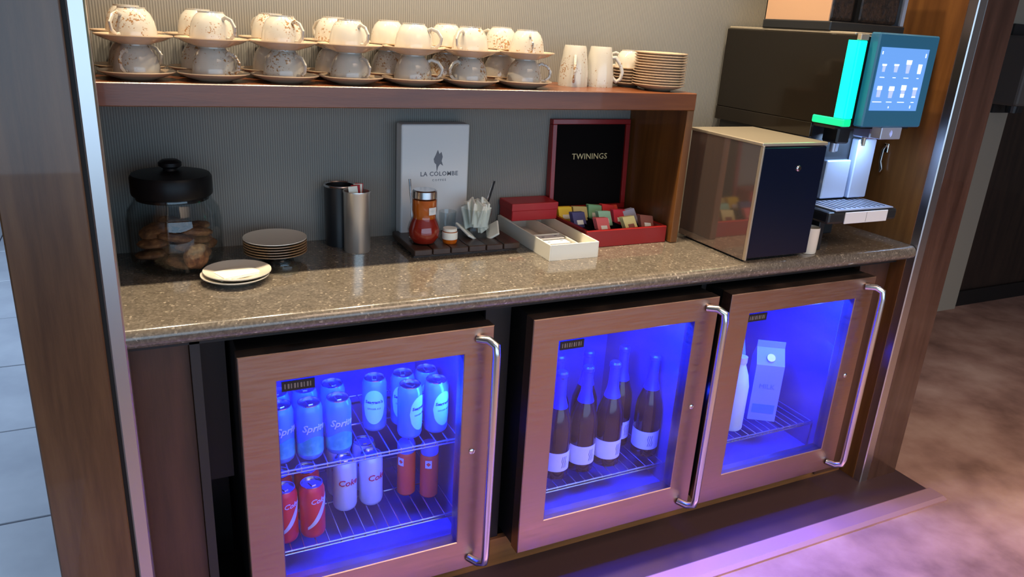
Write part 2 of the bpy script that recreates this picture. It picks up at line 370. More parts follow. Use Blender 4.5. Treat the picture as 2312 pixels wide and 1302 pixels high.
sau0 = obj('saucer', saucer_bm(), 'saucer', None, True); sau_used = [False]
def place_saucer(loc, label, group):
    o = sau0 if not sau_used[0] else dup(sau0); sau_used[0] = True
    o.location = loc; o.rotation_euler = (0, 0, random.uniform(0, 6)); tag(o, label, 'saucer', group); return o
SH = 1.355
D = math.radians
upf = [-125, -55, -62, -68, -42, -140, -105]; lof = [-115, -50, -60, -66, -25, -155, -10]
for i in range(7):
    x = .012 + .1555 * i
    for row, y, dx in (('front', 1.868, 0), ('back', 2.001, .0025)):
        if row == 'back': x = (.000, .155, .314, .465, .615, .772, .936)[i]
        jx = random.uniform(-.003, .003); jy = 0 if row == 'front' else random.uniform(-.003, 0)
        lo = ORD[i] + ' from the left'
        place_saucer((x, y + jy, SH + dx), f'sandy saucer on the shelf board, {lo} in the {row} row', f'{row} row saucers on the shelf')
        place_cup((x + jx, y + jy, SH + dx + .0056), D(lof[i]) if row == 'front' else D(random.choice([-30, -60, 30])), f'upturned speckled cup, {lo} in the lower {row} row, under a saucer', f'lower {row} row of upturned cups')
        place_saucer((x + jx, y + jy, SH + dx + .0736), f'saucer balanced on an upturned cup, {lo} in the upper {row} row', f'{row} row saucers of the upper tier')
        place_cup((x + jx * 1.5, y + jy, SH + dx + .0792), D(upf[i]) if row == 'front' else D(random.choice([160, 120, 90])), f'upturned speckled cup, {lo} in the top tier, {row} row', f'upper {row} row of upturned cups')
# mugs
def make_mug():
    t = empty('mug'); r, h, f = .043, .112, .031
    obj('cup_body', lathe([(0, h * .93), (f * .85, h * .93), (r * .93, .002), (r, 0), (r * 1.005, .006), (r * .98, h * .35), (f * 1.12, h * .8), (f * 1.02, h * .97), (f * .98, h), (0, h)], 36), 'cup', t, True)
    pts = [(.033, 0, .082), (.045, 0, .084), (.060, 0, .066), (.068, 0, .044), (.064, 0, .024), (.052, 0, .016), (.040, 0, .026), (.038, 0, .030)]
    obj('handle', tube(pts, [.0055] * 6 + [.006, .005], 8, flat=.8), 'cup', t, True); return t
mg = make_mug(); mg.location = (1.150, 1.955, SH); mg.rotation_euler = (0, 0, D(-118)); tag(mg, 'tall upturned speckled mug with handle facing forward, next to the saucer rows', 'mug', 'upturned mugs on the shelf')
mg2 = dup(mg, (1.237, 1.955, SH), D(-25)); tag(mg2, 'tall upturned speckled mug with handle out towards the small saucer stack', 'mug', 'upturned mugs on the shelf')
es = obj('espresso_saucer', saucer_bm(.062, .014), 'saucer', None, True)
for k in range(6):
    o = es if k == 0 else dup(es); o.location = (1.362, 1.985, SH + .0085 * k)
    tag(o, f'small espresso saucer, {ORD[5 - k]} from the top of the short stack', 'saucer', 'short stack of espresso saucers')
o = dup(cup0, (1.356, 1.985, SH + .0085 * 5 + .0056), D(150)); o.name = 'espresso_cup'; o.scale = (.84, .84, .84); tag(o, 'small upturned speckled cup on top of the short saucer stack', 'cup')
for k in range(13):
    o = dup(sau0, (1.392 + random.uniform(-.001, .001), 1.873, SH + .0073 * k), random.uniform(0, 6))
    tag(o, f'sandy saucer, {ORD[12 - k]} from the top of the tall stack at the shelf end', 'saucer', 'tall stack of saucers at the shelf end')

# ------------------------------------------------------------------ worktop items
jar = empty('cookie_jar', (.062, 1.945, WT)); tag(jar, 'big clear glass jar with a black lid, half full of cookies', 'jar')
obj('glass_body', lathe([(0, .004), (.085, .004), (.099, .014), (.104, .04), (.104, .12), (.100, .145), (.086, .165), (.084, .178), (.0865, .178), (.0885, .166), (.1025, .146), (.1065, .12), (.1065, .04), (.101, .010), (.086, .0), (0, .0)], 44), 'glass', jar, True)
ld = obj('lid', lathe([(0, .170), (.082, .170), (.082, .181), (.0895, .181), (.091, .186), (.091, .222), (.087, .229), (.05, .236), (0, .238)], 44), 'lid', jar, True)
obj('knob', lathe([(0, .236), (.018, .236), (.016, .242), (.026, .248), (.026, .256), (.018, .262), (0, .263)], 24), 'lid', ld, True)
ck = bmesh.new(); lathe([(0, 0), (.029, 0), (.037, .004), (.038, .010), (.032, .016), (.016, .020), (0, .0205)], 18, ck)
for v in ck.verts: v.co *= 1 + random.uniform(-.05, .05)
ck0 = obj('cookie', ck, 'cookie', None, True)
for k in range(20):
    o = ck0 if k == 0 else dup(ck0)
    a = k * 2.4; rr = .0 if k in (0, 7) else .058 * (0.75 if k % 2 else 1.0); z = .010 + .0042 * k
    o.location = (.062 + rr * math.cos(a), 1.945 + rr * math.sin(a), WT + z); o.rotation_euler = (random.uniform(-.25, .25), random.uniform(-.25, .25), a)
    tag(o, 'brown baked cookie in the heap inside the black lidded jar', 'cookie', 'cookies in the glass jar')
o = dup(ck0, (.095, 1.862, WT + .045)); o.rotation_euler = (D(78), 0, D(20)); o.scale = (.8, .8, .8)
tag(o, 'cookie standing on edge against the front glass of the jar', 'cookie', 'cookies in the glass jar')
s2 = dup(sau0, (.176, 1.790, WT), 0.4); s2.name = 'plate'; s2.data = s2.data.copy(); s2.data.materials[0] = M['plate']; tag(s2, 'pale side plate at the worktop front beside the cookie jar', 'plate')
s3 = dup(sau0, (.182, 1.796, WT + .007), 0.9); s3.name = 'plate'; s3.data = s2.data; tag(s3, 'pale side plate stacked on another, holding the folded napkin', 'plate')
nb = bmesh.new()
for k, (w_, dd) in enumerate(((.055, .036), (.050, .034), (.044, .030))): box(nb, -w_, w_, -dd, dd, .0014 * k, .0014 * k + .001, bev=.0004)
nk = obj('napkin', nb, 'sugar', None, loc=(.180, 1.796, WT + .016)); nk.rotation_euler = (0, 0, .35); tag(nk, 'folded cream napkin lying on the pale side plate', 'napkin')
gs = empty('glass_stand', (.291, 1.925, WT)); tag(gs, 'low clear glass stand under the stack of brown plates', 'stand')
obj('glass_foot', lathe([(0, .003), (.040, .003), (.042, .006), (.034, .012), (.030, .016), (.052, .018), (.052, .015), (.034, .013), (.037, .012), (.046, .004), (.044, 0), (0, 0)], 32), 'glass', gs, True)
pl0 = obj('side_plate', lathe([(0, .004), (.05, .004), (.072, .009), (.0785, .0105), (.0788, .0085), (.055, .001), (.05, 0), (0, 0)], 40), 'plate_b', None, True)
for k in range(6):
    o = pl0 if k == 0 else dup(pl0); o.location = (.291, 1.925, WT + .0185 + .0068 * k)
    if k == 5: o.data = o.data.copy(); o.data.materials[0] = M['plate']
    tag(o, 'pale plate topping the stack of brown plates on the glass stand' if k == 5 else f'brown plate, {ORD[5 - k]} from the top of the stack on the glass stand', 'plate', 'plates on the glass stand')
gt = obj('glass_dish', lathe([(0, .003), (.030, .003), (.034, .02), (.036, .022), (.037, .020), (.033, 0), (0, 0)], 28), 'glass', None, True, loc=(.300, 1.832, WT)); tag(gt, 'tiny clear glass dish in front of the brown plate stack', 'dish')
# canister and holder
cn = empty('steel_canister', (.512, 1.955, WT)); tag(cn, 'tall polished steel canister holding pink sachets', 'canister')
obj('canister_body', lathe([(0, .004), (.033, .004), (.033, .160), (.0335, .166), (.0365, .168), (.037, .165), (.0355, .160), (.0355, .004), (.034, 0), (0, 0)], 40), 'canister', cn, True)
for k in range(4):
    o = obj('sweetener_sachet', B(-.012, .012, -.0012, .0012, 0, .066, bev=.0005), 'red' if k % 2 else 'sugar', None, loc=(.512 + .004 * (k - 1.5), 1.955 + .006 * (k - 1.5), WT + .118))
    o.rotation_euler = (-.10 * (k - 1.5), .08 * (k - 1.5), random.uniform(-.3, .3)); tag(o, ('white' if k % 2 == 0 else 'red') + (' paper sachet at the left' if k < 2 else ' paper sachet at the right') + ' inside the steel canister', 'sachet', 'sachets in the steel canister')
hd = empty('dark_canister', (.484, 2.030, WT)); tag(hd, 'dark grey canister standing behind the polished steel one', 'canister')
obj('canister_body', lathe([(0, .004), (.036, .004), (.038, .168), (.041, .168), (.039, .0), (0, 0)], 36), 'machblack', hd, True)
obj('wire_rim', tube([(.041 * math.cos(a / 24 * 2 * PI), .041 * math.sin(a / 24 * 2 * PI), .168) for a in range(24)], .003, 6, closed=True), 'satin', hd, True)
# slat tray
tr = empty('slat_tray', (.795, 1.94, WT)); tag(tr, 'dark slatted wooden tray carrying the jam jar and sugar glass', 'tray')
for y in (-.075, .075): obj('runner', B(-.155, .155, y - .012, y + .012, 0, .007), 'tray', tr)
for k in range(6):
    obj('slat', B(-.0255, .0255, -.1, .1, .007, .024 + .0008 * (k % 2), bev=.002), 'tray', tr, loc=(-.1325 + .053 * k, 0, 0))
TZ = WT + .0245
# white brand box
bx = empty('coffee_box', (.757, 2.035, WT)); tag(bx, 'upright white coffee box with a grey bird emblem behind the tray', 'box')
obj('carton', B(-.102, .102, -.018, .030, 0, .333, bev=.005, seg=2), 'white', bx)
wall_text('lettering', 'LA COLOMBE', .0175, (.012, -.0182, .192), 'print', bx, spacing=1.1, bold=.0003)
wall_text('lettering', 'COFFEE', .0085, (.012, -.0182, .174), 'print', bx, spacing=1.6)
dove = [(-.004, -.028), (.000, -.012), (.006, -.004), (.015, -.010), (.010, .004), (.013, .016), (.009, .030), (.003, .024), (-.002, .036), (-.008, .022), (-.014, .010), (-.012, .000), (-.006, -.006)]
obj('bird_emblem', prism(dove, 0, .0006, mtx=Matrix.Translation((.008, -.018, .225)) @ FRONT), 'print', bx)
# jam jar
hj = empty('jam_jar', (.686, 1.905, TZ)); tag(hj, 'pinch waisted glass jar of orange and dark red jam with a metal cap', 'jar')
obj('jam', lathe([(0, .004), (.030, .004), (.041, .020), (.043, .038), (.038, .056), (.031, .072), (.0305, .080), (.033, .092), (.033, .124), (0, .124)], 32, mis=[0, 0, 0, 0, 0, 1, 1, 1, 1]), ['jam', 'honey'], hj, True)
obj('glass_body', lathe([(0, 0), (.032, 0), (.044, .018), (.046, .038), (.041, .058), (.033, .074), (.0325, .080), (.035, .092), (.035, .126), (.031, .130)], 36), 'glass', hj, True)
cp = obj('cap', lathe([(0, .150), (.030, .150), (.0335, .147), (.034, .129), (.032, .127)], 32), 'satin', hj, True)
obj('jar_label', wrap(prism([(-.012, -.010), (.012, -.010), (.012, .010), (-.012, .010)], 0, .0004), .0355, .096, D(-70)), 'white', hj)
sp = empty('spoon', (.668, 1.945, TZ)); obj('spoon_handle', tube([(0, 0, .0), (-.004, .004, .09), (-.010, .006, .17)], [.004, .002, .0035], 8), 'satin', sp, True)
obj('spoon_bowl', lathe([(0, 0), (.010, .003), (.012, .006), (.011, .0065), (0, .002)], 16), 'satin', sp, True); tag(sp, 'thin steel spoon standing behind the jam jar', 'spoon')
# small cream labelled pot
sj = empty('honey_pot', (.757, 1.890, TZ)); tag(sj, 'little honey pot with a cream label on the tray', 'pot')
obj('pot_body', lathe([(0, 0), (.019, 0), (.021, .005), (.021, .030), (.017, .034), (0, .034)], 28), 'honey', sj, True)
obj('pot_label', lathe([(.0214, .012), (.0216, .012), (.0216, .032), (.0214, .032), (.0214, .012)], 28), 'cream', sj)
obj('pot_lid', lathe([(.019, .034), (.0195, .034), (.0195, .042), (0, .043)], 28), 'cream', sj, True)
tg = obj('clear_tumbler', lathe([(0, .003), (.020, .003), (.024, .07), (.0255, .07), (.0215, 0), (0, 0)], 28), 'glass', None, True, loc=(.778, 1.965, TZ)); tag(tg, 'small empty clear tumbler between coffee box and sugar glass', 'glass')
# sugar glass with packets
sg = obj('sugar_glass', lathe([(0, .004), (.036, .004), (.043, .085), (.0455, .085), (.039, 0), (0, 0)], 36), 'glass', None, True, loc=(.855, 1.935, TZ)); tag(sg, 'clear glass crammed with white sugar packets', 'glass')
random.seed(3)
sp0 = None
for k in range(14):
    a = k * 2.4; rr = .012 + .010 * (k % 3)
    if sp0 is None: o = sp0 = obj('sugar_packet', B(-.021, .021, -.0035, .0035, 0, .068, bev=.003, seg=2), 'sugar')
    else: o = dup(sp0)
    hi = .02 + .012 * (k % 5) + (.014 if k > 9 else 0)
    o.location = (.855 + rr * math.cos(a) * .8, 1.935 + rr * math.sin(a) * .8, TZ + .006 + hi * .55)
    o.rotation_euler = (.22 * math.sin(a), -.22 * math.cos(a) if k < 10 else .3, a + 1.2)
    tag(o, 'white paper sugar packet stuffed in the clear glass on the tray', 'packet', 'sugar packets in the glass')
for k, (x, y, a) in enumerate(((.832, 1.900, .5), (.893, 1.895, -.6))):
    o = dup(sp0, (x, y, TZ + .004)); o.rotation_euler = (-1.15, a, a); tag(o, ('white sugar packet fallen in front of the sugar glass' if k == 0 else 'white sugar packet fallen at the right of the sugar glass'), 'packet', 'loose sugar packets on the tray')
tn = empty('sugar_tongs', (.875, 1.955, TZ + .02)); tag(tn, 'thin dark steel tongs sticking up out of the sugar glass', 'tongs')
for s in (-1, 1): obj('tong_arm', tube([(0, .004 * s, 0), (.022, .006 * s, .075), (.040, .002 * s, .135)], [.0025, .0035, .005], 8, flat=.5), 'machblack' if s < 0 else 'satin', tn, True)
# long cream sample box with red sleeve
lb = empty('sample_box', (1.066, 1.725, WT)); tag(lb, 'long open cream card box with divided compartments', 'box')
H = .046
for nm, a in (('box_wall', (-.079, -.075, 0, .345)), ('box_wall', (.075, .079, 0, .345)), ('box_wall', (-.075, .075, 0, .004)), ('box_wall', (-.075, .075, .341, .345))):
    obj(nm, B(a[0], a[1], a[2], a[3], 0, H, bev=.0008), 'cream', lb)
obj('box_bottom', B(-.075, .075, .004, .341, 0, .004), 'cream', lb)
obj('divider', B(.020, .023, .004, .341, .004, H - .006), 'cream', lb); obj('divider', B(-.075, .020, .125, .128, .004, H - .006), 'cream', lb)
for k, (y, zz) in enumerate(((.012, .030), (.050, .034), (.088, .038))):
    cr_ = obj('info_card', B(-.070, .016, y, y + .034, zz - .004, zz, bev=.0006), 'white', lb)
    obj('printed_line', B(-.05, -.042, y + .014, y + .018, zz, zz + .0006), 'print', cr_); obj('printed_line', B(-.006, .002, y + .020, y + .024, zz, zz + .0006), 'print', cr_)
obj('inner_tray', B(.024, .074, .006, .338, .010, .014), 'cream', lb)
rs = empty('red_card_box', (1.071, 2.024, WT + .0465)); tag(rs, 'small red card box resting on the back of the cream sample box', 'box')
obj('box_body', B(-.078, .078, -.042, .046, 0, .034, bev=.002), 'red', rs); obj('box_lid', B(-.080, .080, -.044, .048, .030, .054, bev=.003, seg=2), 'red', rs)
# tea chest
tc = empty('tea_chest', (1.298, 1.925, WT)); tag(tc, 'open red lacquered tea chest with black lined lid and gold lettering', 'chest')
X, Y0, Y1, h = .144, -.118, .118, .052
for nm, a in (('chest_wall', (-X, X, Y0, Y0 + .012)), ('chest_wall', (-X, X, Y1 - .012, Y1)), ('chest_wall', (-X, -X + .012, Y0 + .012, Y1 - .012)), ('chest_wall', (X - .012, X, Y0 + .012, Y1 - .012))):
    obj(nm, B(*a, 0, h, bev=.002), 'redlac', tc)
obj('chest_bottom', B(-X + .012, X - .012, Y0 + .012, Y1 - .012, 0, .01), 'redlac', tc)
for x in (-.078, -.026, .026, .078): obj('compartment_divider', B(x - .0015, x + .0015, Y0 + .012, Y1 - .012, .01, h - .012), 'velvet', tc)
for y in (-.035, .038): obj('compartment_divider', B(-X + .012, X - .012, y - .0015, y + .0015, .01, h - .012), 'velvet', tc)
lid = empty('lid', (0, Y1 + .001, h)); lid.parent = tc; lid.rotation_euler = (D(-3), 0, 0)
for a in ((-X, X, 0, .026, 0, .016), (-X, X, 0, .026, .274, .290), (-X, -X + .016, 0, .026, .016, .274), (X - .016, X, 0, .026, .016, .274)): obj('lid_frame', B(*a, bev=.0015), 'redlac', lid)
lp = obj('lid_lining', B(-X + .016, X - .016, .008, .014, .016, .274), 'velvet', lid)
obj('gold_lettering', (lambda b_: (bmesh.ops.transform(b_, matrix=Matrix.Translation((0, .0078, .172)) @ FRONT, verts=b_.verts[:]), b_)[1])(text_bm('TWININGS', .026, spacing=1.05)), 'gold', lid)
obj('lid_back', B(-X + .016, X - .016, .014, .024, .016, .274), 'redlac', lid)
SCOL = {'yellow': (.80, .45, .01), 'gold': (.50, .40, .14), 'green': (.16, .36, .18), 'red': (.60, .03, .03), 'navy blue': (.05, .05, .14), 'mint': (.28, .48, .32), 'coral pink': (.55, .10, .10),
        'crimson': (.50, .02, .04), 'lemon': (.62, .52, .22), 'lilac grey': (.35, .34, .42), 'brown': (.22, .07, .05), 'scarlet': (.65, .06, .03)}
for k in SCOL: M['tea_' + k] = mat('tea_envelope_' + k.replace(' ', '_'), tuple(min(.9, 1.35 * q) for q in SCOL[k]), .45)
grid = [('yellow', 0, 2), ('gold', 1, 2), ('green', 2, 2), ('red', 3, 2), ('scarlet', 3.5, 2), ('navy blue', 0.2, 1), ('mint', 2, 1), ('crimson', 3, 1), ('lilac grey', 4, 1), ('coral pink', 1, 0), ('brown', 4, 0), ('lemon', 3, 0)]
rown = ['front', 'middle', 'back']
for c, cx, ry in grid:
    t = empty('tea_envelope', (1.298 - .104 + .052 * cx, 1.925 + (-.086, -.012, .060)[ry], WT + .012)); t.rotation_euler = (D(-28 - random.uniform(0, 10)), D(random.uniform(-9, 9)), D(random.uniform(-10, 10)))
    for q in range(3): obj('envelope', B(-.0245, .0245, -.0022, .0022, 0, .070 + .003 * q, bev=.001), 'tea_' + c, t, loc=(0, .006 * q, 0))
    obj('envelope_label', B(-.012, .012, -.0030, -.0022, .030, .044), 'sugar' if c not in ('lemon', 'gold') else 'tea_brown', t)
    tag(t, f'{c} foil tea envelopes in the {rown[ry]} row of the red chest', 'tea envelope', 'tea envelopes in the red chest')

# ------------------------------------------------------------------ milk cooler
mc = empty('milk_cooler', (1.66, 1.72, WT)); tag(mc, 'low milk cooler with glossy side and navy front door beside the shelf', 'milk cooler')
def mp_(name, m, x0, x1, y0, y1, z0, z1, **k):
    o = obj(name, B(x0, x1, y0, y1, z0, z1, **k), m, mc); o.location = -mc.location; return o
mp_('foot', 'machblack', 1.56, 1.59, 1.60, 1.63, WT, WT + .012); mp_('foot', 'machblack', 1.74, 1.77, 1.60, 1.63, WT, WT + .012)
mp_('foot', 'machblack', 1.56, 1.59, 1.80, 1.83, WT, WT + .012); mp_('foot', 'machblack', 1.74, 1.77, 1.80, 1.83, WT, WT + .012)
mp_('body', 'machblack', 1.545, 1.785, 1.585, 1.868, WT + .008, 1.238)
mp_('side_panel', 'mirror_side', 1.540, 1.545, 1.572, 1.868, WT + .006, 1.240)
mp_('corner_trim', 'beige_metal', 1.540, 1.5455, 1.560, 1.572, WT + .006, 1.240, bev=.001)
mp_('top_panel', 'beige_metal', 1.538, 1.786, 1.562, 1.872, 1.238, 1.248, bev=.002)
dr = mp_('door', 'navy', 1.5458, 1.785, 1.562, 1.584, WT + .010, 1.236, bev=.003)
lk = obj('lock', lathe([(0, 0), (.008, 0), (.009, .003), (.006, .006), (0, .006)], 20), 'chrome', dr, True); lk.location = (1.685, 1.562, 1.175); lk.rotation_euler = (D(90), 0, 0)

# ------------------------------------------------------------------ coffee machine
cm = empty('coffee_machine', (1.96, 1.8, WT)); tag(cm, 'tall automatic coffee machine with touch screen and green light bar', 'coffee machine')
def cp_(name, m, x0, x1, y0, y1, z0, z1, parent=None, **k):
    o = obj(name, B(x0, x1, y0, y1, z0, z1, **k), m, parent or cm)
    if parent is None: o.location = -cm.location
    return o
for x in (1.84, 2.0):
    for y in (1.74, 2.0):
        o = obj('foot', lathe([(0, 0), (.018, 0), (.014, .02), (0, .02)], 16), 'machblack', cm); o.location = Vector((x, y, WT)) - cm.location
cp_('lower_body', 'machblack', 1.80, 2.04, 1.70, 2.05, WT + .018, 1.0, bev=.004)
cp_('body', 'machblack', 1.80, 2.118, 1.685, 2.05, 1.0, 1.29, bev=.004)
cp_('splash_plate', 'lilac_steel', 1.915, 2.020, 1.664, 1.684, 1.052, 1.172, bev=.003)
cp_('splash_plate', 'lilac_steel', 2.026, 2.106, 1.655, 1.684, 1.052, 1.238, bev=.003)
cp_('head', 'darkglass', 1.790, 2.112, 1.535, 2.065, 1.292, 1.542, bev=.003)
cp_('head_base_trim', 'machblack', 1.797, 2.108, 1.56, 2.06, 1.285, 1.293)
cp_('side_skirt', 'darkglass', 1.789, 1.80, 1.64, 2.065, 1.250, 1.2925, bev=.001)
cp_('top_trim', 'beige_metal', 1.794, 2.108, 1.55, 2.06, 1.541, 1.549, bev=.002)
gb = cp_('light_bar', 'green', 1.787, 1.817, 1.524, 1.536, 1.318, 1.528, bev=.002)
cp_('light_bar_cap', 'beige_metal', 1.787, 1.817, 1.523, 1.537, 1.529, 1.545, bev=.001)
cp_('light_bar', 'green', 1.7855, 1.7905, 1.530, 1.562, 1.318, 1.528)
cp_('light_bar_foot', 'green_dim', 1.785, 1.817, 1.524, 1.640, 1.296, 1.317, bev=.003)
sc = cp_('screen_housing', 'teal', 1.832, 2.078, 1.500, 1.533, 1.298, 1.552, bev=.004)
sc2 = obj('display', B(1.846, 2.040, 1.4975, 1.500, 1.345, 1.515), 'screen', sc)
def glyph(cx, cz, kind):
    # drink pictograms of the display: foam cap and glass
    y0, y1 = 1.4965, 1.4976
    ib = bmesh.new()
    def q(w0, w1, z0, z1, mi): 
        b2 = bmesh.new(); a = [b2.verts.new((cx + s * w, y, z)) for y in (y0, y1) for (s, w, z) in ((-1, w0, z0), (1, w0, z0), (1, w1, z1), (-1, w1, z1))]
        for f in ((0, 1, 2, 3), (7, 6, 5, 4), (0, 4, 5, 1), (1, 5, 6, 2), (2, 6, 7, 3), (3, 7, 4, 0)): b2.faces.new([a[i] for i in f])
        merge(ib, b2, mi)
    if kind == 0: q(.008, .009, cz + .004, cz + .009, 0); q(.005, .006, cz - .012, cz + .004, 1)
    if kind == 1: q(.009, .010, cz + .005, cz + .010, 0); q(.006, .008, cz - .012, cz + .005, 1)
    if kind == 2: q(.006, .009, cz - .014, cz + .010, 1); q(.010, .011, cz + .010, cz + .022, 0)
    if kind == 3: q(.007, .008, cz - .014, cz + .012, 0)
    if kind == 4: q(.010, .009, cz + .004, cz + .014, 0); q(.007, .008, cz - .016, cz + .004, 1)
    if kind == 5: q(.011, .010, cz + .002, cz + .014, 0); q(.007, .009, cz - .018, cz + .002, 1)
    if kind == 6: q(.010, .010, cz + .004, cz + .018, 0); q(.007, .008, cz - .006, cz + .004, 1); q(.007, .008, cz - .016, cz - .006, 0)
    if kind == 7: q(.009, .009, cz + .006, cz + .012, 0); q(.007, .008, cz - .014, cz + .006, 1); q(.008, .007, cz - .016, cz - .012, 0)
    obj('drink_icon', ib, ['icon', 'icon_blue'], sc)
def dash(x0, x1, z0, z1): obj('caption', B(x0, x1, 1.4965, 1.4976, z0, z1), 'icon', sc)
for k in range(4):
    x = 1.868 + .049 * k; glyph(x, 1.462, k); glyph(x, 1.398, 4 + k)
    w_ = (.009, .006, .010, .004)[k]; dash(x - w_, x + w_, 1.4345, 1.4365)
    w_ = (.018, .011, .014, .006)[k]; dash(x - w_, x + w_, 1.368, 1.370)
dash(1.850, 1.853, 1.496, 1.504); dash(2.028, 2.031, 1.492, 1.503); dash(1.918, 1.921, 1.352, 1.357); dash(2.008, 2.011, 1.352, 1.360)
cr2 = cp_('card_reader', 'lilac_steel', 1.925, 2.010, 1.505, 1.540, 1.262, 1.297, bev=.002)
for k in range(3):
    rr = .004 + .004 * k; obj('contactless_mark', tube([(1.958 + rr * math.cos(a), 1.5045, 1.279 + rr * math.sin(a)) for a in (-.9, -.45, 0, .45, .9)], .0006, 4), 'icon_blue', cr2)
s1 = cp_('spout', 'machblack', 1.862, 1.915, 1.60, 1.66, 1.235, 1.290, bev=.005)
obj('nozzle', lathe([(.009, 0), (.010, .03), (.007, .03), (.006, 0), (.009, 0)], 16, c=(1.885, 1.63, 1.207)), 'lilac_steel', s1, True)
obj('nozzle', lathe([(.009, 0), (.010, .03), (.007, .03), (.006, 0), (.009, 0)], 16, c=(1.905, 1.64, 1.207)), 'lilac_steel', s1, True)
s2_ = cp_('spout', 'lilac_steel', 1.968, 2.028, 1.575, 1.64, 1.252, 1.288, bev=.004)
obj('nozzle', lathe([(.006, 0), (.007, .025), (.004, .025), (.004, 0), (.006, 0)], 14, c=(1.975, 1.60, 1.228)), 'beige_metal', s2_, True)
dt = cp_('drip_tray', 'machblack', 1.828, 2.128, 1.545, 1.690, 1.003, 1.040, bev=.008, seg=2)
g_ = bmesh.new()
box(g_, 1.858, 2.110, 1.548, 1.672, 1.041, 1.045, bev=.001)
obj('drip_grid', g_, 'lilac_steel', dt)
gs_ = bmesh.new()
for k in range(11): box(gs_, 1.872 + .0215 * k, 1.876 + .0215 * k, 1.565, 1.66, 1.0452, 1.0462)
obj('grid_slots', gs_, 'machblack', dt)
obj('front_label', B(1.895, 2.080, 1.541, 1.5455, 1.003, 1.038, bev=.001), 'white', dt); obj('label_seam', B(1.985, 1.986, 1.5405, 1.541, 1.006, 1.036), 'print', dt)
area('dispensing_light', (2.0, 1.61, 1.24), (2.02, 1.68, 1.0), (.12, .03), 1.0, (.40, .62, 1.0), parent=None)
cp_('tray_post', 'machblack', 1.862, 1.885, 1.60, 1.685, WT + .001, 1.004, bev=.003)
hp = cp_('bean_hopper', 'hopper', 1.796, 1.800, 1.655, 1.905, 1.575, 1.80)
obj('hopper_edge_reflection', B(2.082, 2.096, 1.645, 1.652, 1.575, 1.80), 'lilac_steel', hp)  # pale strip paints the reflection along the hopper's glass edge
hb = obj('hopper_back', B(1.796, 2.09, 1.905, 1.909, 1.575, 1.80), 'darkglass', hp); 
obj('hopper_front', B(1.800, 2.09, 1.650, 1.655, 1.575, 1.80), 'glass', hp); obj('hopper_side', B(2.088, 2.092, 1.655, 1.905, 1.575, 1.80), 'lilac_steel', hp)
obj('hopper_divider', B(1.90, 1.915, 1.656, 1.904, 1.575, 1.80), 'darkglass', hp)
bb = bmesh.new(); box(bb, 1.803, 1.898, 1.66, 1.90, 1.576, 1.69, bev=.01, seg=2); box(bb, 1.918, 2.085, 1.66, 1.90, 1.576, 1.70, bev=.01, seg=2); o = obj('coffee_beans', bb, 'beans', hp); o['kind'] = 'stuff'
obj('hopper_lid', B(1.79, 2.10, 1.645, 1.915, 1.80, 1.815, bev=.004), 'machblack', hp)
cp_('hopper_base', 'machblack', 1.791, 2.10, 1.640, 1.910, 1.549, 1.575, bev=.003)
jg = empty('milk_jug', (1.822, 1.598, WT + .001)); tag(jg, 'small white jug under the drip tray of the coffee machine', 'jug')
obj('jug_body', lathe([(0, .003), (.026, .003), (.027, .08), (.029, .08), (.0285, .004), (.027, 0), (0, 0)], 28), 'plate', jg, True)
obj('handle', tube([(.027, 0, .07), (.042, 0, .066), (.046, 0, .045), (.040, 0, .022), (.028, 0, .016)], .003, 8), 'plate', jg, True); jg.rotation_euler = (0, 0, D(120))
hk = empty('wall_hook', (2.262, 1.735, 1.16)); tag(hk, 'slim chrome hook on the orange brown side wall', 'hook')
obj('hook_rod', tube([(-.004, 0, .045), (-.016, 0, .03), (-.018, 0, -.01), (-.014, -.006, -.035), (-.022, -.008, -.045)], [.003, .004, .004, .005, .003], 8), 'chrome', hk, True)
obj('back_plate', B(-.004, 0, -.008, .008, .02, .05, bev=.001), 'chrome', hk)

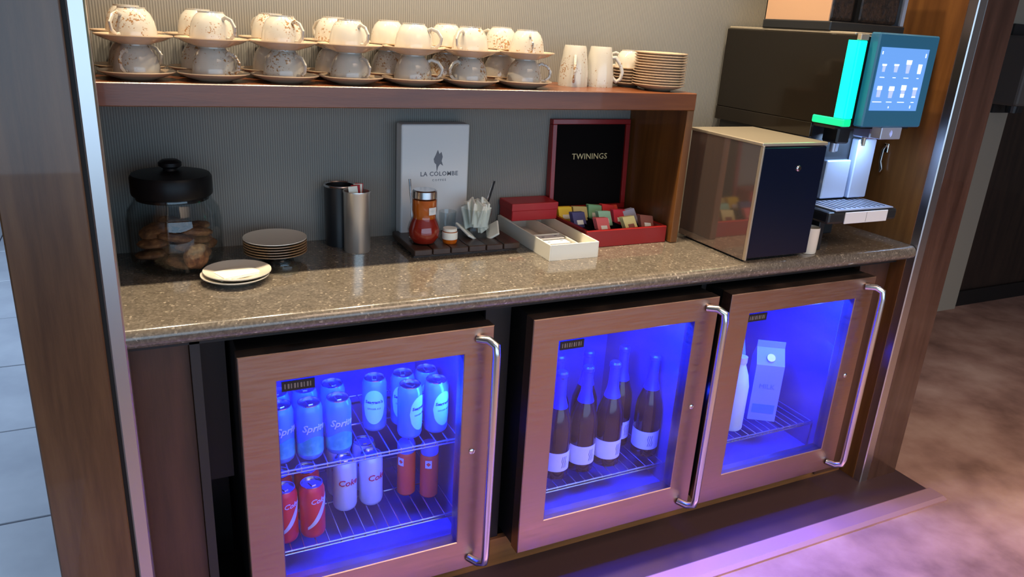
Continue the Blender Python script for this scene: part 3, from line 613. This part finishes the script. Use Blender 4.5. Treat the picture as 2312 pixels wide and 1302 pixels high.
# ------------------------------------------------------------------ drinks fridges
def ring(X0, X1, Z0, Z1, x0, x1, z0, z1, ya, yb, c=.002):
    b = bmesh.new(); L = []
    for (a, e, f, g, y) in ((X0, X1, Z0, Z1, yb), (X0, X1, Z0, Z1, ya + c), (X0 + c, X1 - c, Z0 + c, Z1 - c, ya), (x0 - c, x1 + c, z0 - c, z1 + c, ya), (x0, x1, z0, z1, ya + c), (x0, x1, z0, z1, yb)):
        L.append([b.verts.new(p) for p in ((a, y, f), (e, y, f), (e, y, g), (a, y, g))])
    for i in range(6):
        p, q = L[i], L[(i + 1) % 6]
        for k in range(4): b.faces.new([p[k], p[(k + 1) % 4], q[(k + 1) % 4], q[k]])
    return b
def make_fridge(x0, badge, label, shelf_z):
    t = empty('drinks_fridge', (x0, 1.56, .105)); tag(t, label, 'fridge', 'under-counter drinks fridges')
    w, hgt, dep = .60, .712, .50
    z0, z1 = 0.0, hgt
    b = bmesh.new()
    box(b, 0.004, .030, .03, dep, 0, hgt); box(b, w - .030, w - .004, .03, dep, 0, hgt); box(b, .030, w - .030, .03, dep, 0, .035)
    box(b, .030, w - .030, .03, dep, hgt - .03, hgt); box(b, .030, w - .030, dep - .03, dep, .035, hgt - .03)
    obj('cabinet_shell', b, 'gasket', t)
    b = bmesh.new()
    box(b, .0305, .034, .032, dep - .031, .036, hgt - .031); box(b, w - .034, w - .0305, .032, dep - .031, .036, hgt - .031)
    box(b, .034, w - .034, dep - .035, dep - .031, .036, hgt - .031); box(b, .034, w - .034, .032, dep - .035, .036, .040); box(b, .034, w - .034, .032, dep - .035, hgt - .035, hgt - .031)
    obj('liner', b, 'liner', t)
    b = bmesh.new()
    for (a0, a1, c0, c1) in ((.004, w - .004, 0, .03), (.004, w - .004, hgt - .03, hgt), (.004, .034, .03, hgt - .03), (w - .034, w - .004, .03, hgt - .03)): box(b, a0, a1, .021, .030, c0, c1)
    obj('door_seal', b, 'gasket', t)
    # door: four mitre-less frame bars with an opening .077..(w-.078) x .092..(hgt-.072)
    gx0, gx1, gz0, gz1 = .079, w - .078, .092, hgt - .068
    d = empty('door', (0, 0, 0)); d.parent = t
    obj('door_frame', ring(0, w, 0, hgt, gx0, gx1, gz0, gz1, -.02, .02), 'steel', d)
    obj('glass_pane', B(gx0, gx1, -.004, -.001, gz0, gz1), 'pane', d)
    hx = w - .013; hz0, hz1 = .035, hgt - .03
    obj('handle', tube([(hx - .03, -.02, hz1 + .0), (hx - .012, -.045, hz1 + .004), (hx, -.062, hz1 - .006), (hx, -.066, hz1 - .03), (hx, -.066, hz0 + .03), (hx, -.062, hz0 + .006), (hx - .012, -.045, hz0 - .004), (hx - .03, -.02, hz0)], [.011, .011, .011, .0105, .0105, .011, .011, .011], 12), 'satin', d, True)
    l = obj('lock', lathe([(0, 0), (.007, 0), (.008, .003), (.005, .005), (0, .005)], 18), 'chrome', d, True); l.location = (w - .046, -.02, .368); l.rotation_euler = (D(90), 0, 0)
    bd = obj('badge', B(gx0 + .012, gx0 + .085, -.0058, -.0042, gz1 - .034, gz1 - .010), 'badge', d)
    bb_ = bmesh.new()
    for k in range(9): box(bb_, gx0 + .018 + .007 * k, gx0 + .018 + .007 * k + (.004 if k % 2 else .0025), -.0064, -.0058, gz1 - .028, gz1 - .016)
    obj('badge_print', bb_, 'badge_txt', d)
    for sz in shelf_z:
        b = bmesh.new()
        n = 17
        for k in range(n): 
            x = .045 + (w - .09) * k / (n - 1); tube([(x, .075, sz - .012), (x, .075, sz), (x, .40, sz)], .0017, 5, b)
        for y in (.075, .24, .40): tube([(.036, y, sz - .003), (w - .036, y, sz - .003)], .0025, 6, b)
        tube([(.036, .075, sz - .012), (w - .036, .075, sz - .012)], .0025, 6, b)
        obj('wire_shelf', b, 'wire', t)
    obj('led_strip', B(.05, w - .05, .040, .050, hgt - .042, hgt - .036), 'led', t)
    obj('led_strip', B(w - .044, w - .036, .040, .048, hgt - .36, hgt - .045), 'led', t)
    for (lx, ly, lz, tx, ty, tz, sx, sy, p) in ((w / 2, .055, hgt - .045, w / 2, .16, 0, .44, .02, 30.0), (w - .055, .065, hgt - .22, .1, .16, .3, .02, .3, 12)):
        L_ = area('fridge_blue_light', (lx, ly, lz), (tx, ty, tz), (sx, sy), p, (.006, .030, 1.0), parent=t)
    return t
S1, S0 = .46 - .105, .225 - .105
make_fridge(.143, 0, 'steel drinks fridge stocked with cans, beside the left column', (S1, S0))
make_fridge(.852, 0, 'steel drinks fridge holding dark wine bottles, in the middle', (S0,))
make_fridge(1.497, 0, 'steel drinks fridge with the milk cartons, below the coffee machine', (.25 - .105,))

# ------------------------------------------------------------------ cans
def cols(fn, x0, x1, n=14, t=.0003):
    b = bmesh.new(); pv = None
    for i in range(n + 1):
        x = x0 + (x1 - x0) * i / n; lo, hi = fn(x)
        v = [b.verts.new((x, lo, 0)), b.verts.new((x, hi, 0)), b.verts.new((x, hi, t)), b.verts.new((x, lo, t))]
        if pv:
            for k in range(4): b.faces.new([pv[k], pv[(k + 1) % 4], v[(k + 1) % 4], v[k]])
        pv = v
    return b
def make_can(mb, word, wsize, wmat, h=.150, r=.0325, patch=None, shear=.3, deco=None):
    t = empty('soda_can')
    obj('can_body', lathe([(r * .78, .006), (r * .80, 0), (r * .92, .004), (r, .012), (r, h - .018), (r * .86, h - .004), (r * .84, h - .003)], 30), mb, t, True)
    tp = obj('can_top', lathe([(r * .84, h - .003), (r * .86, h), (r * .80, h), (r * .77, h - .005), (0, h - .005)], 30), 'alu', t, True)
    obj('pull_tab', B(-.006, .006, -.012, .010, h - .005, h - .0028, bev=.0008), 'alu', tp)
    if patch: obj('label_panel', wrap(cols(lambda x: (-patch[1] * math.sqrt(max(0.001, 1 - (x / patch[0]) ** 2)), patch[1] * math.sqrt(max(0.001, 1 - (x / patch[0]) ** 2))), -patch[0], patch[0]), r, h * .50), patch[2], t)
    if word: obj('lettering', wrap(text_bm(word, wsize, ext=.0003, shear=shear, bold=.0004), r, h * .60, eps=.0008), wmat, t)
    if deco: deco(t, r, h)
    return t
def wave(t, r, h):
    obj('ribbon_mark', wrap(cols(lambda x: (x * 1.3 - .010 - .010 * math.cos(x * 60), x * 1.3 + .004 + .006 * math.sin(x * 80)), -.030, .030), r, h * .50), 'can_white', t)
    obj('lettering', wrap(text_bm('Coke', .020, ext=.0003, shear=.35), r, h * .74, eps=.0008), 'can_white', t)
def stripes(t, r, h):
    obj('label_band', wrap(cols(lambda x: (-.052, -.012 + .012 * math.cos(x * 60)), -.050, .050), r, h * .45), 'can_green', t)
def put(t, loc, rz, label, group, cat='can'):
    t.location = loc; t.rotation_euler = (0, 0, rz); return tag(t, label, cat, group)
ZA, ZB = .4625, .2275
g1 = make_can('can_blue', 'Sprite', .026, 'can_white', deco=stripes)
put(g1, (.316, 1.682, ZA), D(10), 'blue green lemon soda can in the middle of the top fridge shelf trio', 'blue green soda cans')
for k, (x, y, a, lb_) in enumerate(((.247, 1.690, 25, 'blue green lemon soda can against the left edge of the fridge glass, front row'), (.388, 1.684, 5, 'blue green lemon soda can at the right end of the front trio'),
        (.250, 1.760, 0, 'blue green soda can behind the one at the left glass edge'), (.320, 1.760, 0, 'blue green soda can behind the middle can of the trio'), (.392, 1.764, 15, 'blue green soda can standing behind the right end of the trio'))):
    put(dup(g1), (x, y, ZA), D(a), lb_, 'blue green soda cans')
sgc = make_can('can_blue', "Seagram's", .0120, 'darkprint', patch=(.030, .050, 'can_teal'), shear=.1, deco=lambda t, r, h: obj('lettering', wrap(text_bm('GINGER ALE', .0065, ext=.0003), r, h * .47, eps=.0008), 'darkprint', t))
put(sgc, (.504, 1.762, ZA), D(-18), "ginger ale can with teal label standing alone left of the others", 'ginger ale cans')
for x, y, a, lb_ in ((.583, 1.764, -20, 'ginger ale can, back left of the cluster of four'), (.580, 1.693, 35, 'ginger ale can, front left of the cluster of four'), (.652, 1.768, 0, 'ginger ale can, back right of the cluster of four'), (.655, 1.697, 20, 'ginger ale can, front right of the cluster by the fridge side')):
    put(dup(sgc), (x, y, ZA), D(a), lb_, 'ginger ale cans')
ckc = make_can('can_red', None, 0, None, deco=wave, h=.152)
put(ckc, (.316, 1.684, ZB), D(20), 'red cola can with a white ribbon, second from the left on the lower shelf', 'red cola cans')
put(dup(ckc), (.247, 1.686, ZB), D(25), 'red cola can with a white ribbon against the left glass edge', 'red cola cans')
put(dup(ckc), (.247, 1.756, ZB), D(0), 'red cola can behind the leftmost one on the lower shelf', 'red cola cans')
put(dup(ckc), (.317, 1.755, ZB), D(-10), 'red cola can behind the second one on the lower shelf', 'red cola cans')
dc = make_can('can_white', 'Coke', .026, 'redprint', h=.152, shear=.2)
put(dc, (.421, 1.765, ZB), D(5), 'white diet cola can, left one of the pair on the lower shelf', 'white diet cola cans')
put(dup(dc), (.494, 1.765, ZB), D(20), 'white diet cola can, right one of the pair on the lower shelf', 'white diet cola cans')
put(dup(dc), (.421, 1.836, ZB), D(0), 'white diet cola can hidden behind the left one of the pair', 'white diet cola cans')
put(dup(dc), (.494, 1.836, ZB), D(0), 'white diet cola can hidden behind the right one of the pair', 'white diet cola cans')
def juice():
    t = empty('juice_bottle'); h, r = .165, .026
    obj('bottle_body', lathe([(0, .002), (r * .8, 0), (r, .006), (r, h * .78), (r * .9, h * .84), (r * .55, h * .9), (0, h * .9)], 28), 'orange_drink', t, True)
    obj('cap', lathe([(r * .92, h * .83), (r * .98, h * .86), (r * .98, h * .97), (r * .8, h * 1.02), (0, h * 1.03)], 24), 'cap', t, True)
    obj('bottle_label', wrap(prism([(-.009, -.012), (.009, -.012), (.009, .012), (-.009, .012)], 0, .0003), r, h * .68, D(-115)), 'winelabel', t); return t
jb = juice(); put(jb, (.655, 1.735, ZB), 0, 'orange red juice bottle with blue cap nearest the fridge side', 'orange red juice bottles', 'bottle')
put(dup(jb), (.598, 1.768, ZB), D(-30), 'orange red juice bottle with blue cap left of its twin', 'orange red juice bottles', 'bottle')

# ------------------------------------------------------------------ wine bottles
def wine():
    t = empty('wine_bottle'); r, h = .042, .345
    obj('glass_body', lathe([(0, .006), (r * .7, .0), (r, .004), (r, h * .46), (r * .93, h * .54), (r * .60, h * .66), (r * .40, h * .74), (r * .36, h * .82), (0, h * .82)], 32), 'bottle', t, True)
    obj('foil', lathe([(r * .58, h * .665), (r * .61, h * .668), (r * .43, h * .75), (r * .38, h * .82), (r * .36, h * .95), (r * .42, h * .955), (r * .42, h * .985), (r * .32, h), (0, h)], 28), 'foil', t, True)
    lb_ = obj('bottle_label', lathe([(r + .0003, .030), (r + .0007, .030), (r + .0007, .092), (r + .0003, .092)], 32), 'winelabel', t, True)
    b = bmesh.new()
    for k in range(3):
        b2 = bmesh.new(); tube([(.004 + .006 * k, -.020, 0), (.007 + .006 * k, -.008, 0), (.003 + .006 * k, .004, 0), (.006 + .006 * k, .018, 0)], .0011, 5, b2)
        for v in b2.verts: v.co.z *= .2
        merge(b, wrap_(b2, r, .062))
    obj('printed_squiggles', b, 'print', lb_)
    return t
def wrap_(b2, r, z): return wrap(b2, r, z, eps=.0011)
wb = wine(); ZW = ZB
put(wb, (1.141, 1.706, ZW), D(0), 'dark wine bottle, second from the left in the front row', 'dark wine bottles', 'bottle')
for x, y, a, lb_ in ((1.047, 1.700, -5, 'dark wine bottle, first from the left in the front row'), (1.235, 1.704, 5, 'dark wine bottle, third from the left in the front row'), (1.385, 1.708, -30, 'dark wine bottle standing apart near the fridge side'),
        (1.330, 1.795, 0, 'dark wine bottle in the back row, seen through the gap'), (1.095, 1.800, 0, 'dark wine bottle in the back row, first from the left'), (1.200, 1.802, 0, 'dark wine bottle in the back row, second from the left')):
    put(dup(wb), (x, y, ZW), D(a), lb_, 'dark wine bottles', 'bottle')

# ------------------------------------------------------------------ milk cartons
def carton(mm, w, h, d=.085):
    t = empty('milk_carton'); b = bmesh.new()
    hw, hd = w / 2, d / 2; hb_ = h * .74
    v = [b.verts.new(p) for p in ((-hw, -hd, 0), (hw, -hd, 0), (hw, hd, 0), (-hw, hd, 0), (-hw, -hd, hb_), (hw, -hd, hb_), (hw, hd, hb_), (-hw, hd, hb_), (-hw, -.003, h * .92), (hw, -.003, h * .92), (hw, .003, h * .92), (-hw, .003, h * .92), (-hw, -.002, h), (hw, -.002, h), (hw, .002, h), (-hw, .002, h))]
    for f in ((3, 2, 1, 0), (0, 1, 5, 4), (1, 2, 6, 5), (2, 3, 7, 6), (3, 0, 4, 7), (4, 5, 9, 8), (6, 7, 11, 10), (5, 6, 10, 9), (7, 4, 8, 11), (8, 9, 13, 12), (9, 10, 14, 13), (10, 11, 15, 14), (11, 8, 12, 15), (12, 13, 14, 15)): b.faces.new([v[i] for i in f])
    obj('carton_body', b, mm, t)
    cp3 = obj('cap', lathe([(0, .012), (.014, .012), (.015, .008), (.015, 0)], 20), 'can_white', t, True); cp3.location = (0, -hd * .52, h * .80); cp3.rotation_euler = (D(48), 0, 0)
    obj('print_panel', B(-hw * .8, hw * .8, -hd - .0006, -hd, h * .10, h * .22), 'can_blue', t); wall_text('lettering', 'MILK', w * .26, (0, -hd - .0006, h * .46), 'cap', t)
    return t
c1 = carton('carton', .094, .285); put(c1, (1.898, 1.732, .2525), D(-33), 'gable topped milk carton standing in front on the fridge shelf', 'milk cartons', 'carton')
c2 = dup(c1); put(c2, (1.835, 1.862, .2525), D(-25), 'gable topped milk carton standing just behind the front one', 'milk cartons', 'carton')
c3 = empty('milk_bottle'); obj('bottle_body', lathe([(0, 0), (.034, 0), (.038, .006), (.038, .16), (.03, .20), (.017, .235), (.017, .25), (0, .25)], 28), 'carton2', c3, True)
obj('cap', lathe([(.019, .245), (.019, .265), (0, .266)], 20), 'can_white', c3, True); put(c3, (1.740, 1.700, .2525), 0, 'pale plastic milk bottle at the left edge of the fridge glass', None, 'bottle')
